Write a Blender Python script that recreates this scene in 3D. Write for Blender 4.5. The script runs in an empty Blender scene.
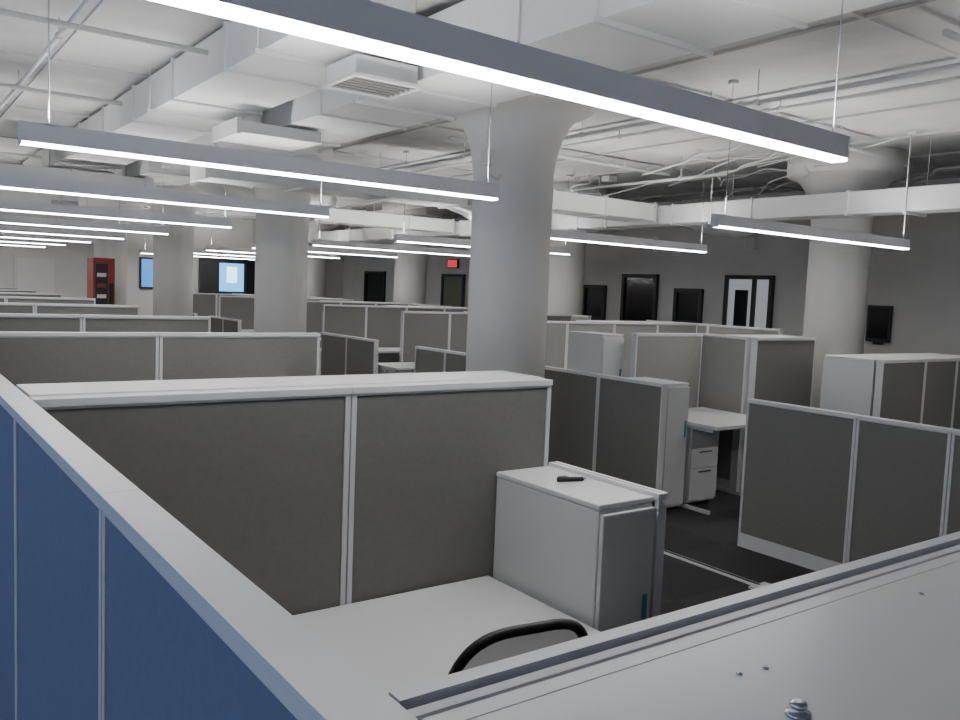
import bpy, math, random
from mathutils import Vector, Matrix
random.seed(4)
scene=bpy.context.scene
COL=scene.collection
# ------------------------------------------------------------ materials
def mat(name,col,rough=.6,metal=0,bump=0,bscale=50,var=0,vscale=3,emit=None,estr=0,alpha=1,spec=None):
    m=bpy.data.materials.new(name); m.use_nodes=True
    nt=m.node_tree; b=nt.nodes['Principled BSDF']
    b.inputs['Base Color'].default_value=(*col,1); b.inputs['Roughness'].default_value=rough
    b.inputs['Metallic'].default_value=metal
    if alpha<1: b.inputs['Alpha'].default_value=alpha
    if spec is not None: b.inputs['Specular IOR Level'].default_value=spec
    if emit:
        b.inputs['Emission Color'].default_value=(*emit,1); b.inputs['Emission Strength'].default_value=estr
    tc=nt.nodes.new('ShaderNodeTexCoord')
    if bump:
        n=nt.nodes.new('ShaderNodeTexNoise'); n.inputs['Scale'].default_value=bscale; n.inputs['Detail'].default_value=4
        bp=nt.nodes.new('ShaderNodeBump'); bp.inputs['Strength'].default_value=bump; bp.inputs['Distance'].default_value=.02
        nt.links.new(tc.outputs['Object'],n.inputs['Vector']); nt.links.new(n.outputs['Fac'],bp.inputs['Height'])
        nt.links.new(bp.outputs['Normal'],b.inputs['Normal'])
    if var:
        n2=nt.nodes.new('ShaderNodeTexNoise'); n2.inputs['Scale'].default_value=vscale; n2.inputs['Detail'].default_value=5
        r=nt.nodes.new('ShaderNodeValToRGB')
        r.color_ramp.elements[0].position=.3; r.color_ramp.elements[1].position=.7
        r.color_ramp.elements[0].color=(*[c*(1-var) for c in col],1); r.color_ramp.elements[1].color=(*[min(1,c*(1+var)) for c in col],1)
        nt.links.new(tc.outputs['Object'],n2.inputs['Vector']); nt.links.new(n2.outputs['Fac'],r.inputs['Fac'])
        nt.links.new(r.outputs['Color'],b.inputs['Base Color'])
    return m
M={}
M['fab']=mat('fabric_grey',(.165,.162,.152),.95,bump=.12,bscale=400,var=.05,vscale=60)
M['fabl']=mat('fabric_taupe',(.25,.245,.232),.95,bump=.12,bscale=400,var=.05,vscale=60)
M['blue']=mat('fabric_slate_blue',(.15,.18,.27),.9,bump=.12,bscale=400,var=.05,vscale=60)
M['trim']=mat('trim_silver_white',(.62,.62,.63),.4,bump=.02)
M['cap']=mat('cap_white',(.68,.68,.69),.32)
M['slot']=mat('dark_slot',(.02,.02,.022),.7)
M['lam']=mat('white_laminate',(.68,.68,.68),.30,bump=.01,bscale=20,var=.02,vscale=2)
M['metal']=mat('painted_metal_grey',(.60,.605,.61),.42)
M['chrome']=mat('steel',(.6,.6,.62),.25,1)
M['black']=mat('black_plastic',(.012,.012,.013),.45)
M['mesh']=mat('black_mesh',(.03,.03,.032),.8,bump=.3,bscale=300,alpha=.72)
M['duct']=mat('duct_white_paint',(.80,.80,.79),.45,bump=.06,bscale=4,var=.05,vscale=1.5)
M['ceil']=mat('ceiling_painted_concrete',(.55,.545,.54),.85,bump=.8,bscale=2.2,var=.22,vscale=.9)
M['col']=mat('column_paint',(.78,.765,.74),.65,bump=.08,bscale=8,var=.03,vscale=2)
M['wall']=mat('wall_grey_paint',(.74,.725,.70),.8,bump=.05,bscale=60,var=.03)
M['wallw']=mat('wall_light_paint',(.66,.65,.62),.8,bump=.05,bscale=60)
M['glass']=mat('dark_glass',(.015,.017,.02),.12)
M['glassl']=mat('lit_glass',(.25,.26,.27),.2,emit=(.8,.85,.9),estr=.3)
M['frame']=mat('black_frame',(.02,.02,.02),.4)
M['house']=mat('fixture_housing',(.80,.80,.82),.45)
M['lens']=mat('fixture_lens',(.9,.9,.9),.5,emit=(1,.985,.97),estr=32)
M['lensup']=mat('fixture_uplight_lens',(.9,.9,.9),.5,emit=(1,.985,.97),estr=55)
M['red']=mat('red_enamel',(.26,.03,.025),.4)
M['exit']=mat('exit_red',(.5,.02,.03),.5,emit=(1,.05,.08),estr=.8)
M['screen']=mat('screen_blue',(.1,.3,.5),.3,emit=(.1,.45,.9),estr=2.2)
M['screenw']=mat('screen_white',(.6,.8,.9),.3,emit=(.45,.8,1),estr=3.5)
M['screenb']=mat('screen_deep_blue',(.03,.15,.4),.3,emit=(.06,.3,.85),estr=1.2)
M['green']=mat('door_olive',(.20,.21,.15),.6)
M['pipe']=mat('pipe_white',(.68,.68,.68),.5)
M['teal']=mat('teal_tag',(.05,.25,.3),.4)
M['sky']=mat('window_daylight',(.3,.4,.6),.5,emit=(.5,.66,1),estr=2.8)  # glow for the added left-wall panes, a blue fill light
m=mat('carpet_tiles',(.03,.03,.032),.97,bump=.5,bscale=250); M['carpet']=m
nt=m.node_tree; b=nt.nodes['Principled BSDF']; tc=nt.nodes.new('ShaderNodeTexCoord')
ck=nt.nodes.new('ShaderNodeTexChecker'); ck.inputs['Scale'].default_value=1.64
n=nt.nodes.new('ShaderNodeTexNoise'); n.inputs['Scale'].default_value=40
mp=nt.nodes.new('ShaderNodeMapping'); mp.inputs['Scale'].default_value=(1,8,1)
mx=nt.nodes.new('ShaderNodeMix'); mx.data_type='RGBA'; mx.blend_type='MULTIPLY'; mx.inputs[0].default_value=.9
ck.inputs['Color1'].default_value=(.034,.034,.036,1); ck.inputs['Color2'].default_value=(.045,.045,.047,1)
nt.links.new(tc.outputs['Object'],ck.inputs['Vector']); nt.links.new(tc.outputs['Object'],mp.inputs['Vector']); nt.links.new(mp.outputs[0],n.inputs['Vector'])
r=nt.nodes.new('ShaderNodeValToRGB'); r.color_ramp.elements[0].position=.38; r.color_ramp.elements[1].position=.62
r.color_ramp.elements[0].color=(.3,.3,.3,1); nt.links.new(n.outputs['Fac'],r.inputs['Fac'])
nt.links.new(ck.outputs['Color'],mx.inputs[6]); nt.links.new(r.outputs['Color'],mx.inputs[7]); nt.links.new(mx.outputs[2],b.inputs['Base Color'])

# ------------------------------------------------------------ mesh builder
class B:
    def __init__(s): s.v=[];s.f=[];s.m=[];s.ml=[];s.sm=[]
    def mi(s,k):
        if k not in s.ml: s.ml.append(k)
        return s.ml.index(k)
    def box(s,x0,x1,y0,y1,z0,z1,k):
        if x1<x0:x0,x1=x1,x0
        if y1<y0:y0,y1=y1,y0
        if z1<z0:z0,z1=z1,z0
        o=len(s.v); s.v+= [(x0,y0,z0),(x1,y0,z0),(x1,y1,z0),(x0,y1,z0),(x0,y0,z1),(x1,y0,z1),(x1,y1,z1),(x0,y1,z1)]
        for q in [(0,3,2,1),(4,5,6,7),(0,1,5,4),(1,2,6,5),(2,3,7,6),(3,0,4,7)]:
            s.f.append([o+i for i in q]); s.m.append(s.mi(k)); s.sm.append(False)
    def tube(s,pts,r,k,n=10,caps=True):
        pts=[Vector(p) for p in pts]; o=len(s.v); L=len(pts)
        for i,p in enumerate(pts):
            d=(pts[min(i+1,L-1)]-pts[max(i-1,0)]).normalized()
            up=Vector((0,0,1)) if abs(d.z)<.95 else Vector((1,0,0))
            a=d.cross(up).normalized(); c=d.cross(a).normalized()
            rr=r[i] if isinstance(r,(list,tuple)) else r
            for j in range(n):
                t=2*math.pi*j/n; s.v.append(tuple(p+a*math.cos(t)*rr+c*math.sin(t)*rr))
        for i in range(L-1):
            for j in range(n):
                s.f.append([o+i*n+j,o+i*n+(j+1)%n,o+(i+1)*n+(j+1)%n,o+(i+1)*n+j]); s.m.append(s.mi(k)); s.sm.append(True)
        if caps:
            s.f.append([o+j for j in range(n)][::-1]); s.m.append(s.mi(k)); s.sm.append(False)
            s.f.append([o+(L-1)*n+j for j in range(n)]); s.m.append(s.mi(k)); s.sm.append(False)
    def ring(s,pts,r,k,nrm,n=8):
        pts=[Vector(p) for p in pts]; o=len(s.v); L=len(pts); nrm=Vector(nrm).normalized()
        for i,p in enumerate(pts):
            d=(pts[(i+1)%L]-pts[i-1]).normalized(); a=d.cross(nrm).normalized(); c=d.cross(a).normalized()
            for j in range(n):
                t=2*math.pi*j/n; s.v.append(tuple(p+a*math.cos(t)*r+c*math.sin(t)*r))
        for i in range(L):
            for j in range(n):
                q=(i+1)%L
                s.f.append([o+i*n+j,o+i*n+(j+1)%n,o+q*n+(j+1)%n,o+q*n+j]); s.m.append(s.mi(k)); s.sm.append(True)
    def lathe(s,cx,cy,prof,k,n=48):
        o=len(s.v)
        for r,z in prof:
            for j in range(n):
                t=2*math.pi*j/n; s.v.append((cx+r*math.cos(t),cy+r*math.sin(t),z))
        for i in range(len(prof)-1):
            for j in range(n):
                s.f.append([o+i*n+j,o+i*n+(j+1)%n,o+(i+1)*n+(j+1)%n,o+(i+1)*n+j]); s.m.append(s.mi(k)); s.sm.append(True)
        s.f.append([o+j for j in range(n)][::-1]); s.m.append(s.mi(k)); s.sm.append(False)
        s.f.append([o+(len(prof)-1)*n+j for j in range(n)]); s.m.append(s.mi(k)); s.sm.append(False)
    def grid(s,P,k):
        o=len(s.v); R=len(P);C=len(P[0])
        for row in P: s.v+= [tuple(p) for p in row]
        for i in range(R-1):
            for j in range(C-1):
                s.f.append([o+i*C+j,o+i*C+j+1,o+(i+1)*C+j+1,o+(i+1)*C+j]); s.m.append(s.mi(k)); s.sm.append(True)
    def done(s,name,bevel=0,loc=None,rot=0):
        xs=[v[0] for v in s.v];ys=[v[1] for v in s.v];zs=[v[2] for v in s.v]
        if loc is None:
            c=((min(xs)+max(xs))/2,(min(ys)+max(ys))/2,min(zs)); loc=c
            vv=[(v[0]-c[0],v[1]-c[1],v[2]-c[2]) for v in s.v]
        else: vv=s.v
        me=bpy.data.meshes.new(name); me.from_pydata(vv,[],s.f)
        for k in s.ml: me.materials.append(M[k])
        me.polygons.foreach_set('material_index',s.m); me.polygons.foreach_set('use_smooth',s.sm); me.update()
        ob=bpy.data.objects.new(name,me); COL.objects.link(ob); ob.location=loc; ob.rotation_euler=(0,0,rot)
        if bevel:
            bm=ob.modifiers.new('bevel','BEVEL'); bm.width=bevel; bm.segments=2; bm.limit_method='ANGLE'; bm.angle_limit=math.radians(60)
        return ob
# ------------------------------------------------------------ room shell
ZC=3.55
XL,XR,YF,YB=-3.2,12.0,-3.0,24.0
b=B(); b.box(XL,XR,YF,YB,-.1,0,'carpet'); b.done('floor')
b=B(); b.box(XL-.2,XR+.2,YF-.2,YB+.2,ZC,ZC+.15,'ceil'); b.done('ceiling')
b=B(); b.box(XR,XR+.15,YF,YB,0,ZC,'wall'); b.done('wall_right')
b=B(); b.box(XL,XR,YB,YB+.15,0,ZC,'wallw'); b.done('wall_back')
b=B(); b.box(XL-.15,XL,YF,YB,0,ZC,'wall'); b.done('wall_left')
b=B(); b.box(XL,XR,YF-.15,YF,0,ZC,'wall'); b.done('wall_front')
b=B(); b.box(XR-.015,XR,YF,YB,0,.1,'frame'); b.done('baseboard_right')
b=B(); b.box(XL,XR,YB-.015,YB,0,.1,'frame'); b.done('baseboard_back')
b=B()
x=-2.5
while x<12:
    b.box(x,x+.035,YF,YB,ZC-.022,ZC,'ceil'); x+=1.25
y=-2.
while y<24:
    b.box(XL,XR,y,y+.03,ZC-.018,ZC,'ceil'); y+=2.5
b.done('ceiling_formwork_seams')
for i,y0 in enumerate((-1.5,1.5,4.5)):  # unseen glowing windows, added to throw blue light on the aisle partition
    b=B(); x=XL
    b.box(x,x+.02,y0,y0+2.2,.9,2.7,'sky')
    for yy in (y0,y0+1.07,y0+2.14): b.box(x,x+.07,yy,yy+.06,.85,2.75,'frame')
    for zz in (.85,2.69): b.box(x,x+.07,y0,y0+2.2,zz,zz+.06,'frame')
    b.done('window_%d'%(i+1))
def opening(name,y0,y1,z0,z1,glass,fr=.07,mull=False,knob=False):
    b=B(); x=XR
    b.box(x-.03,x,y0+fr,y1-fr,z0,z1-fr,glass)
    b.box(x-.07,x,y0,y0+fr,z0,z1,'frame'); b.box(x-.07,x,y1-fr,y1,z0,z1,'frame')
    b.box(x-.07,x,y0+fr,y1-fr,z1-fr,z1,'frame')
    if z0>.2: b.box(x-.07,x,y0+fr,y1-fr,z0,z0+fr,'frame')
    if mull:
        ym=y0+(y1-y0)*.38
        b.box(x-.06,x,ym-.04,ym+.04,z0,z1-fr,'frame'); b.box(x-.06,x,y0+fr,y1-fr,z0,z0+.2,'frame')
        b.box(x-.065,x-.03,ym+.12,y1-fr-.16,z0+.2,z1-.25,'glass')
    if knob: b.tube([(x-.03,y0+.15,1.0),(x-.09,y0+.15,1.0),(x-.09,y0+.27,1.0)],.012,'chrome')
    b.done(name)
opening('door_1',10.93,11.84,0,2.2,'glass',knob=True)
opening('door_2',8.42,9.38,0,2.2,'glassl',mull=True,knob=True)
opening('door_3',17.3,18.3,0,2.15,'green',knob=True)
opening('door_4',21.3,22.5,0,2.2,'glass',knob=True)
opening('window_4',12.3,12.95,1.25,1.97,'glass')
opening('window_5',9.86,10.5,1.3,1.95,'glass')
opening('window_6',19.6,20.7,1.1,2.2,'glass')
for y,z in ((11.1,2.62),(8.9,2.62)):
    b=B(); b.box(XR-.1,XR,y-.09,y+.09,z,z+.28,'duct'); b.box(XR-.105,XR-.1,y-.07,y+.07,z+.02,z+.26,'pipe'); b.done('wall_speaker',.01)
b=B(); b.box(XR-.05,XR,6.42,6.78,1.25,1.78,'black'); b.box(XR-.055,XR-.05,6.45,6.75,1.3,1.75,'glass'); b.box(XR-.08,XR-.05,6.5,6.65,1.21,1.25,'black'); b.done('wall_display',.005)
b=B(); b.box(XR-.06,XR,17.6,18.05,2.3,2.52,'black'); b.box(XR-.065,XR-.06,17.62,18.03,2.32,2.5,'exit')
b.done('exit_sign')
b=B()
b.box(7.5,9.6,YB-.12,YB,.0,2.5,'frame'); b.box(8.05,8.75,YB-.15,YB-.12,1.45,2.25,'screen'); b.box(8.25,8.55,YB-.153,YB-.15,1.7,2.15,'screenw')
b.box(8.85,9.5,YB-.14,YB-.12,1.3,2.3,'glass'); b.done('display_wall_unit')
b=B(); b.box(5.9,6.3,YB-.06,YB,1.45,2.3,'black'); b.box(5.95,6.25,YB-.065,YB-.06,1.5,2.25,'screenb'); b.done('wall_display')
b=B(); b.box(2.9,3.9,YB-.06,YB,0,2.2,'wallw'); b.box(2.98,3.82,YB-.07,YB-.06,0,2.12,'wall'); b.done('door_5')
# vending machine
b=B(); x,y=3.72,18.8
b.box(x,x+.42,y,y+.6,.08,2.12,'red'); b.box(x+.04,x+.28,y-.02,y,.7,2.0,'frame'); 
for k in range(5): b.box(x+.07,x+.25,y-.025,y-.02,.85+k*.22,.93+k*.22,'red' if k%2 else 'wall')
b.box(x+.31,x+.39,y-.02,y,1.1,1.6,'black'); b.box(x+.08,x+.25,y-.02,y,.3,.55,'black')
for dx in (.03,.33):
    for dy in (.05,.5): b.box(x+dx,x+dx+.06,y+dy,y+dy+.06,0,.08,'black')
b.done('vending_machine',.01)
# ------------------------------------------------------------ columns
prof=[(.345,0),(.345,2.68)]
for i in range(1,15):
    t=i/14; prof.append((.345+.29*(1-math.sqrt(max(0,1-t*t))),2.68+.6*t))
prof+=[(.66,3.30),(.66,ZC)]
for cx in (4.48,9.5):
    for cy in (.8,5.8,10.8,15.8,20.8):
        b=B(); b.lathe(cx,cy,prof,'col'); b.done('concrete_column')
# ------------------------------------------------------------ pendant lights
def light(x0,x1,y,z=2.37,rot=0):
    b=B(); w=.038
    b.box(x0,x1,y-w,y-w+.006,z,z+.09,'house'); b.box(x0,x1,y+w-.006,y+w,z,z+.09,'house')
    b.box(x0-.006,x0,y-w-.002,y+w+.002,z-.014,z+.092,'house'); b.box(x1,x1+.006,y-w-.002,y+w+.002,z-.014,z+.092,'house')
    b.box(x0,x1,y-w+.006,y+w-.006,z+.045,z+.055,'house')
    b.box(x0,x1,y-w+.004,y+w-.004,z-.012,z-.001,'lens'); b.box(x0,x1,y-w+.012,y+w-.012,z+.072,z+.082,'lensup')
    for xx in (x0+.12,x1-.06):
        b.tube([(xx,y,z+.05),(xx,y,ZC)],.0035,'chrome',6); b.tube([(xx,y,ZC-.03),(xx,y,ZC)],.04,'pipe',12)
        b.box(xx-.03,xx+.03,y-w,y+w,z+.083,z+.09,'house')
    b.done('pendant_light',rot=rot)
light(.3,3.3,1.985,rot=.042)
for i in range(1,9): light(.58,3.35,2.0+2.53*i)
for i in range(9): light(5.62,8.65,1.95+2.6*i)
# ------------------------------------------------------------ partitions
def part(axis,c,a0,a1,z1,seams=(),th=.06,f1='fab',f2=None,slotcap=False,name='cubicle_partition',z0=0.0):
    f2=f2 or f1; b=B()
    def bx(u0,u1,w0,w1,za,zb,k):
        if axis=='X': b.box(u0,u1,c+w0,c+w1,za,zb,k)
        else: b.box(c+w0,c+w1,u0,u1,za,zb,k)
    h=th/2; e=[a0]+list(seams)+[a1]
    bx(a0+.004,a1-.004,-h+.01,h-.01,z0+.01,z1-.012,'slot')
    for s0,s1 in zip(e[:-1],e[1:]):
        bx(s0+.002,s1-.002,-h,h,z0,z0+.1,'trim')
        for q0,q1 in ((s0+.0025,s0+.02),(s1-.02,s1-.0025)): bx(q0,q1,-h,h,z0+.102,z1-.022,'trim')
        bx(s0+.02,s1-.02,-h,h,z1-.028,z1-.022,'trim')
        bx(s0+.022,s1-.022,-h+.003,-h+.012,z0+.104,z1-.03,f1)
        bx(s0+.022,s1-.022,h-.012,h-.003,z0+.104,z1-.03,f2)
        if slotcap:
            bx(s0+.001,s1-.001,-h-.004,-h+.014,z1-.02,z1,'cap'); bx(s0+.001,s1-.001,h-.014,h+.004,z1-.02,z1,'cap')
            bx(s0+.001,s1-.001,-.006,.006,z1-.02,z1-.003,'trim')
        else: bx(s0+.001,s1-.001,-h-.004,h+.004,z1-.02,z1,'cap')
    return b.done(name)
def seams(a,b_,n): return [a+(b_-a)*i/n for i in range(1,n)]
HT=1.44; HL=1.07
part('Y',.297,-1.4,20.2,HT,[-.5,.42,1.31,2.24]+[3.2+.95*i for i in range(18)],th=.05,f1='blue',f2='fab')
part('X',.525,.328,3.0,HT,[1.62],slotcap=True)
part('X',2.37+.03,.328,2.055,HT,[1.225])
for k,(y,xe) in enumerate(((5.1,2.38),(7.35,2.4),(9.95,2.45),(12.5,2.5),(15.0,2.5),(17.5,2.5),(20,2.5))):
    part('X',y,.328,xe,HT,[.345+(xe-.345)*.5])
def cabinet(x0,x1,y0,y1,z0,z1,face='-Y',n=2,name='overhead_cabinet',top='lam'):
    b=B(); b.box(x0,x1,y0,y1,z0,z1-.022,'metal'); b.box(x0-.003,x1+.003,y0-.003,y1+.003,z1-.02,z1,top)
    for i in range(n):
        u0=x0+(x1-x0)*i/n+.004; u1=x0+(x1-x0)*(i+1)/n-.004
        if face=='-Y': b.box(u0,u1,y0-.018,y0-.001,z0+.01,z1-.03,'metal'); b.box((u0+u1)/2-.06,(u0+u1)/2+.06,y0-.03,y0-.018,z0+.04,z0+.05,'chrome')
        if face=='+Y': b.box(u0,u1,y1+.001,y1+.018,z0+.01,z1-.03,'metal'); b.box((u0+u1)/2-.06,(u0+u1)/2+.06,y1+.018,y1+.03,z0+.04,z0+.05,'chrome')
    return b.done(name,.003)
cabinet(.332,2.055,2.437,2.68,1.02,HT+.004,'+Y')
cabinet(.332,2.9,.06,.487,1.02,HT+.001,'-Y',3)
b=B(); b.lathe(.58,.36,[(.010,HT+.001),(.010,HT+.004),(.0055,HT+.005),(.0055,HT+.008),(.007,HT+.009),(.007,HT+.011),(.004,HT+.013)],'chrome',16); b.done('bolt')
for x,y in ((.6,.43),(.63,.425),(.95,.45)):
    b=B(); b.lathe(x,y,[(.0028,HT+.001),(.0028,HT+.002),(.001,HT+.0028)],'chrome',12); b.done('screw')
# ------------------------------------------------------------ desks
def desk(x0,x1,y0,y1,z=.74,gab=True,name='desk'):
    b=B(); b.box(x0,x1,y0,y1,z-.03,z,'lam')
    b.box(x0+.02,x1-.02,y1-.06,y1-.04,z-.3,z-.031,'metal')
    for xx in ((x0+.02),(x1-.05)):
        b.box(xx,xx+.03,y0+.06,y1-.07,z-.06,z-.031,'metal'); b.box(xx,xx+.03,y0+.06,y1-.07,0,.03,'metal'); b.box(xx,xx+.03,(y0+y1)/2-.04,(y0+y1)/2+.04,.03,z-.06,'metal')
    return b.done(name,.003)
def tower(x0,x1,y0,y1,z1,name='storage_tower'):
    b=B(); b.box(x0,x1,y0,y1,.03,z1-.02,'metal'); b.box(x0-.002,x1+.002,y0-.002,y1+.002,z1-.018,z1,'lam'); b.box(x0+.02,x1-.02,y0+.02,y1-.02,0,.03,'black')
    b.box(x0+.004,x1-.004,y0-.018,y0-.001,.05,z1-.03,'metal'); b.box(x1-.045,x1-.03,y0-.03,y0-.018,z1-.45,z1-.31,'teal')
    return b.done(name,.004)
def pedestal(x0,x1,y0,y1,z1=.70):
    b=B(); b.box(x0,x1,y0,y1,.04,z1,'metal'); b.box(x0+.03,x1-.03,y0+.03,y1-.03,0,.04,'black')
    hs=[.06,.34,.51,z1-.01]
    for a,c in zip(hs[:-1],hs[1:]):
        b.box(x0+.004,x1-.004,y0-.018,y0-.001,a,c-.006,'metal'); b.box(x0+.1,x1-.1,y0-.03,y0-.018,c-.04,c-.028,'chrome')
    return b.done('drawer_pedestal',.004)
desk(.335,1.79,1.64,2.365)
tower(1.81,2.05,1.84,2.365,1.117)
part('Y',2.073,1.815,2.365,1.13,th=.038,slotcap=True)
b=B(); zt=1.118; b.tube([(1.9,2.14,zt+.008),(1.99,2.11,zt+.008)],.008,'black'); b.tube([(1.99,2.11,zt+.008),(2.0,2.107,zt+.008)],.006,'chrome'); b.box(1.925,1.955,2.145,2.165,zt,zt+.012,'black'); b.done('marker_pen')
# ------------------------------------------------------------ office chair
def chair(loc,rot):
    b=B()
    def bp(t,s):
        c,sn=math.cos(t),math.sin(t)
        u=s*abs(c)**.62*math.copysign(1,c); v=s*abs(sn)**.62*math.copysign(1,sn)
        return Vector((u*.205*(1-.1*v),-.27-.04*v-.035*(1-u*u)+.0,.745+.235*v))
    N=48
    b.grid([[bp(2*math.pi*j/N,s) for j in range(N+1)] for s in (0.001,.25,.5,.75,1)],'mesh')
    b.ring([bp(2*math.pi*j/N,1) for j in range(N)],.013,'black',(0,1,.15))
    b.tube([(0,-.02,.43),(0,-.24,.42),(0,-.33,.52),(0,-.33,.74)],.02,'black',8)
    S=[]
    for z,sc in ((.44,.85),(.46,.98),(.49,1),(.512,.94),(.52,.75),(.522,.0)):
        row=[]
        for j in range(33):
            t=2*math.pi*j/32; cx=abs(math.cos(t))**.55*math.copysign(1,math.cos(t)); sy=abs(math.sin(t))**.55*math.copysign(1,math.sin(t))
            row.append(Vector((.24*sc*cx,.23*sc*sy,z)))
        S.append(row)
    b.grid(S,'black')
    b.box(-.12,.12,-.1,.12,.40,.445,'black')
    b.tube([(0,0,.1),(0,0,.25)],.028,'black',12); b.tube([(0,0,.25),(0,0,.41)],.018,'chrome',12)
    for s in (-1,1):
        b.tube([(s*.12,-.05,.42),(s*.28,-.05,.42),(s*.29,-.07,.66)],.014,'black',8)
        b.box(s*.29-.035,s*.29+.035,-.19,.03,.66,.685,'black')
    for k in range(5):
        t=2*math.pi*k/5+.3; c,sn=math.cos(t),math.sin(t)
        b.tube([(0,0,.12),(.3*c,.3*sn,.075)],[.028,.016],'black',8)
        b.tube([(.3*c-.02*sn,.3*sn+.02*c,.03),(.3*c+.02*sn,.3*sn-.02*c,.03)],.03,'black',14)
        b.tube([(.3*c,.3*sn,.05),(.3*c,.3*sn,.085)],.01,'black',8)
    return b.done('office_chair',loc=loc,rot=rot)
chair((1.30,1.80,0),-.15)
# ------------------------------------------------------------ right block
part('Y',5.08,.6,3.71,HL,[1.48,2.3,2.88])
part('Y',5.2,4.6,6.2,HL,[5.35])
tower(5.235,5.5,4.62,5.1,HL-.003)
desk(5.53,6.42,4.32,5.22)
pedestal(5.56,5.92,4.62,5.1)
part('X',5.27,5.5,6.4,HT,[],f1='fabl')
part('Y',6.46,4.76,5.3,HT,[],f1='fabl')
part('X',4.72,6.47,7.4,HT,[],f1='fab')
tower(5.24,5.5,5.4,5.85,1.42)
cabinet(7.1,9.0,3.93,4.4,.0,1.3,'+Y',4,name='storage_cabinet')
part('X',3.88,7.1,9.0,1.3,[7.85,8.45])
cabinet(6.55,7.4,4.76,5.1,1.0,HT,'+Y',2)
desk(5.15,7.0,1.6,2.3)
for y in (7.5,10.0,12.5,15.0,17.5,20.0):
    part('X',y,5.9,9.0,HT,seams(5.9,9.0,4),f1='fabl' if y<9 else 'fab')
    cabinet(7.2,8.9,y+.035,y+.4,1.0,HT+.003,'+Y',2)
    desk(5.4,8.4,y-.75,y-.06)
    pedestal(5.47,5.85,y-.7,y-.15)
for y0,y1 in ((7.3,8.6),(9.6,11.2),(12.1,13.7),(14.6,16.2),(17.1,18.7)):
    part('Y',5.3,y0,y1,HL,[(y0+y1)/2])
for y in (6.2,9.6,13.5,17.6): 
    part('Y',9.03,y,y+2.2,HT,[y+1.1],f1='fabl')
for y,xe in ((5.1,2.28),(7.35,2.4),(9.95,2.45),(12.5,2.5),(15.0,2.5)):
    desk(.35,1.8,y-.75,y-.04); tower(1.82,2.14,y-.56,y-.04,1.117)
desk(.35,2.0,2.72,3.35)
tower(2.42,2.7,5.1,5.6,1.1)
tower(2.5,2.8,7.6,8.1,1.1)
tower(3.0,3.3,9.0,9.5,1.1)
b=B(); b.box(4.42,4.47,3.05,5.3,0,.012,'cap'); b.box(4.435,4.455,3.08,5.27,.012,.016,'slot'); b.box(4.36,4.52,3.0,3.1,0,.014,'trim'); b.done('floor_track')
# ------------------------------------------------------------ ducts
def duct(x0,x1,y0,y1,z0,z1,axis='Y',step=1.25,name='air_duct',end=True):
    b=B(); b.box(x0,x1,y0,y1,z0,z1,'duct')
    a0,a1=(y0,y1) if axis=='Y' else (x0,x1); a=a0-.003
    e=.018
    while a<=a1+.01:
        q=min(a,a1-.027)
        if axis=='Y': b.box(x0-e,x1+e,q,q+.03,z0-e,min(z1+e,ZC-.03),'duct')
        else: b.box(q,q+.03,y0-e,y1+e,z0-e,z1+e,'duct')
        a+=step
    a=a0+.6
    while a<a1:
        if axis=='Y':
            for xx in (x0-.03,x1+.03): b.tube([(xx,a,z0),(xx,a,ZC)],.005,'pipe',6)
            b.box(x0-.05,x1+.05,a-.015,a+.015,z0-.03,z0-.001,'pipe')
        a+=2.5
    return b.done(name)
duct(2.9,3.66,-2.5,14,3.1,3.48)
duct(2.0,2.72,4.6,19,3.2,3.5)
duct(2.45,3.2,6.9,7.5,2.98,3.075,'X',.9)
duct(1.2,3.1,11.9,12.5,2.88,3.075,'X',.9)
duct(2.9,6.2,9.1,9.6,2.85,3.075,'X',1.1)
duct(.6,2.6,16.6,17.2,2.9,3.17,'X',.9)
duct(8.7,9.05,-1,20,2.76,3.0)
duct(5.9,8.66,8.0,8.5,2.8,3.02,'X',.9)
duct(5.9,8.66,12.9,13.4,2.8,3.02,'X',.9)
b=B(); x0,x1,y0,y1=2.42,2.86,4.75,5.15; z=3.03
b.box(x0,x1,y0,y1,z+.02,z+.14,'duct')
b.box(x0-.03,x1+.03,y0-.03,y0,z,z+.02,'pipe');b.box(x0-.03,x1+.03,y1,y1+.03,z,z+.02,'pipe');b.box(x0-.03,x0,y0,y1,z,z+.02,'pipe');b.box(x1,x1+.03,y0,y1,z,z+.02,'pipe')
b.box(x0,x1,y0,y1,z+.014,z+.0195,'slot')
for i in range(6): b.box(x0,x1,y0+.03+i*.065,y0+.04+i*.065,z+.004,z+.014,'fabl')
b.done('ceiling_diffuser')
def smooth(pts,n):
    P=[Vector(p) for p in pts]; P=[P[0]*2-P[1]]+P+[P[-1]*2-P[-2]]; out=[]
    seg=len(P)-3; per=max(2,n//seg)
    for i in range(1,seg+1):
        for k in range(per+(1 if i==seg else 0)):
            t=k/per; p0,p1,p2,p3=P[i-1],P[i],P[i+1],P[i+2]
            out.append(.5*((2*p1)+(p2-p0)*t+(2*p0-5*p1+4*p2-p3)*t*t+(3*p1-p0-3*p2+p3)*t**3))
    return out
def ribbed(pts,r,name='flexible_duct',n=60,amp=.06):
    out=smooth(pts,n)
    rr=[r*(1+amp*(1 if i%2 else -1)) for i in range(len(out))]
    b=B(); b.tube(out,rr,'duct',16); return b.done(name)
ribbed([(9.06,3.9,2.9),(9.8,3.95,2.75),(10.7,4.3,2.72),(11.9,4.6,2.85)],.12)
ribbed([(9.06,6.9,2.9),(9.6,7.2,2.78),(10.3,8.0,2.8),(10.9,9.2,3.0)],.12)
ribbed([(6.2,9.35,2.97),(6.6,9.4,2.9),(7.0,9.9,2.85),(7.3,10.6,3.0),(7.6,11.6,3.2)],.12)
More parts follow.
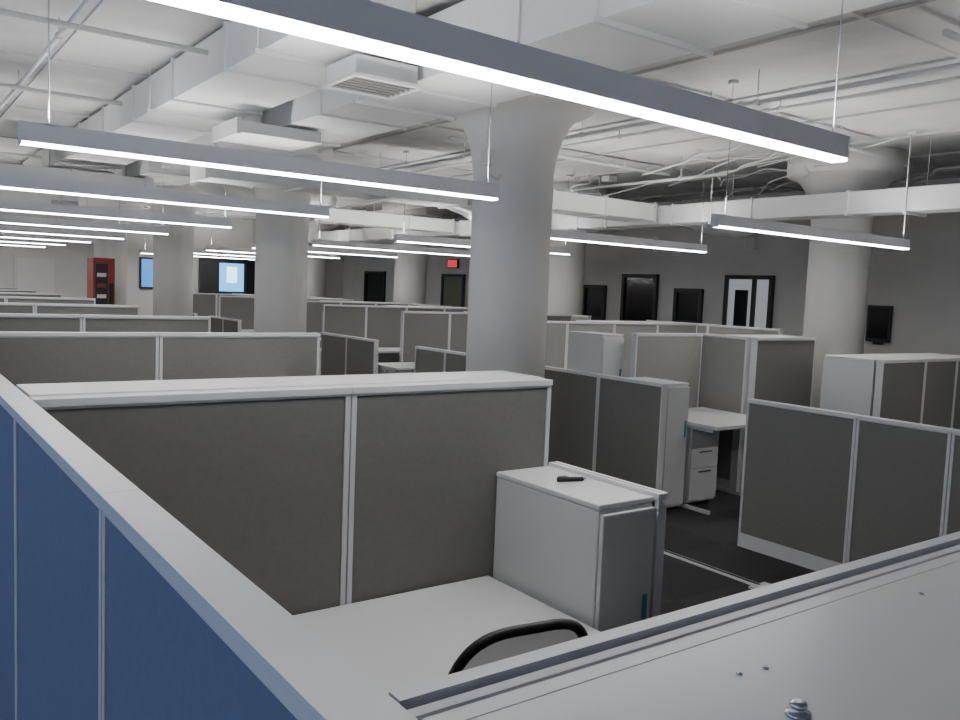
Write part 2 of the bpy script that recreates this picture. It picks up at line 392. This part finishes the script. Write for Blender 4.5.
ribbed([(3.66,12.0,3.2),(4.6,12.4,3.0),(5.6,12.6,3.05),(6.4,13.4,3.2)],.14)
ribbed([(9.06,12.5,2.95),(9.8,12.8,2.85),(10.4,13.4,2.95),(11.0,14.3,3.15)],.13)
def pipe(pts,r=.02,name='sprinkler_pipe'):
    b=B(); b.tube(pts,r,'pipe',10)
    p0,p1=Vector(pts[0]),Vector(pts[-1]); L=(p1-p0).length; k=.7
    while k<L:
        q=p0+(p1-p0)*k/L; d=(p1-p0).normalized()
        b.tube([q-d*.02,q+d*.02],r*1.5,'pipe',10); b.tube([q,(q.x,q.y,ZC)],.005,'pipe',6); k+=2.0
    return b.done(name)
for y,z in ((3.6,3.3),(6.1,3.35),(8.6,3.38),(13.2,3.35),(16,3.3)):
    pipe([(-2.5,y,z),(1.95,y,z)])
for y,z in ((2.6,3.4),(4.9,3.35),(7.9,3.42),(11.9,3.4)):
    pipe([(5.2,y,z),(8.75,y,z)],.022)
for x,z,y0 in ((1.1,3.42,-2),(5.6,3.3,1.5),(6.6,3.48,0),(8.3,3.27,6.6),(10.4,3.25,0),(10.6,3.3,0),(11.3,3.2,0)):
    pipe([(x,y0,z),(x,20,z)],.018,'conduit')
b=B()
for k in range(22):
    x0=random.uniform(6.8,10.8); y0=random.uniform(4.5,12); z=random.uniform(3.25,3.45); pts=[(x0,y0,z)]
    for j in range(6):
        x0+=random.uniform(.0,.35); y0+=random.uniform(.1,.6); z=min(3.49,max(3.2,z+random.uniform(-.06,.06))); pts.append((min(x0,11.9),y0,z))
    b.tube(smooth(pts,36),random.choice((.007,.010,.014)),'pipe',6)
b.done('cable_bundle')
for x,y in ((6.0,5.6),(10.2,6.5),(8.9,9.2),(1.3,5.5)):
    b=B(); b.box(x-.08,x+.08,y-.08,y+.08,ZC-.105,ZC-.025,'pipe'); b.done('junction_box',.005)
b=B(); b.tube([(3.95,5.45,ZC),(3.95,5.45,2.72),(3.97,5.43,2.66),(4.02,5.4,2.64),(4.04,5.38,2.68)],.014,'pipe',8); b.box(3.91,3.99,5.41,5.49,2.74,2.86,'pipe'); b.done('conduit')

# ------------------------------------------------------------ world + camera
w=bpy.data.worlds.new('world'); scene.world=w; w.use_nodes=True
w.node_tree.nodes['Background'].inputs[0].default_value=(.5,.55,.65,1); w.node_tree.nodes['Background'].inputs[1].default_value=.2
A=Vector((-610,94,-843)).normalized(); Bx=Vector((1170,22,-843)); Bx=(Bx-A*Bx.dot(A)).normalized(); Z=Bx.cross(A)
R=Matrix((Bx,A,Z))
cam=bpy.data.cameras.new('camera'); cam.lens=843/960*36; cam.sensor_width=36; cam.clip_start=.02
co=bpy.data.objects.new('camera',cam); COL.objects.link(co)
mw=R.to_4x4(); mw.translation=Vector((0,0,1.76)); co.matrix_world=mw
scene.camera=co
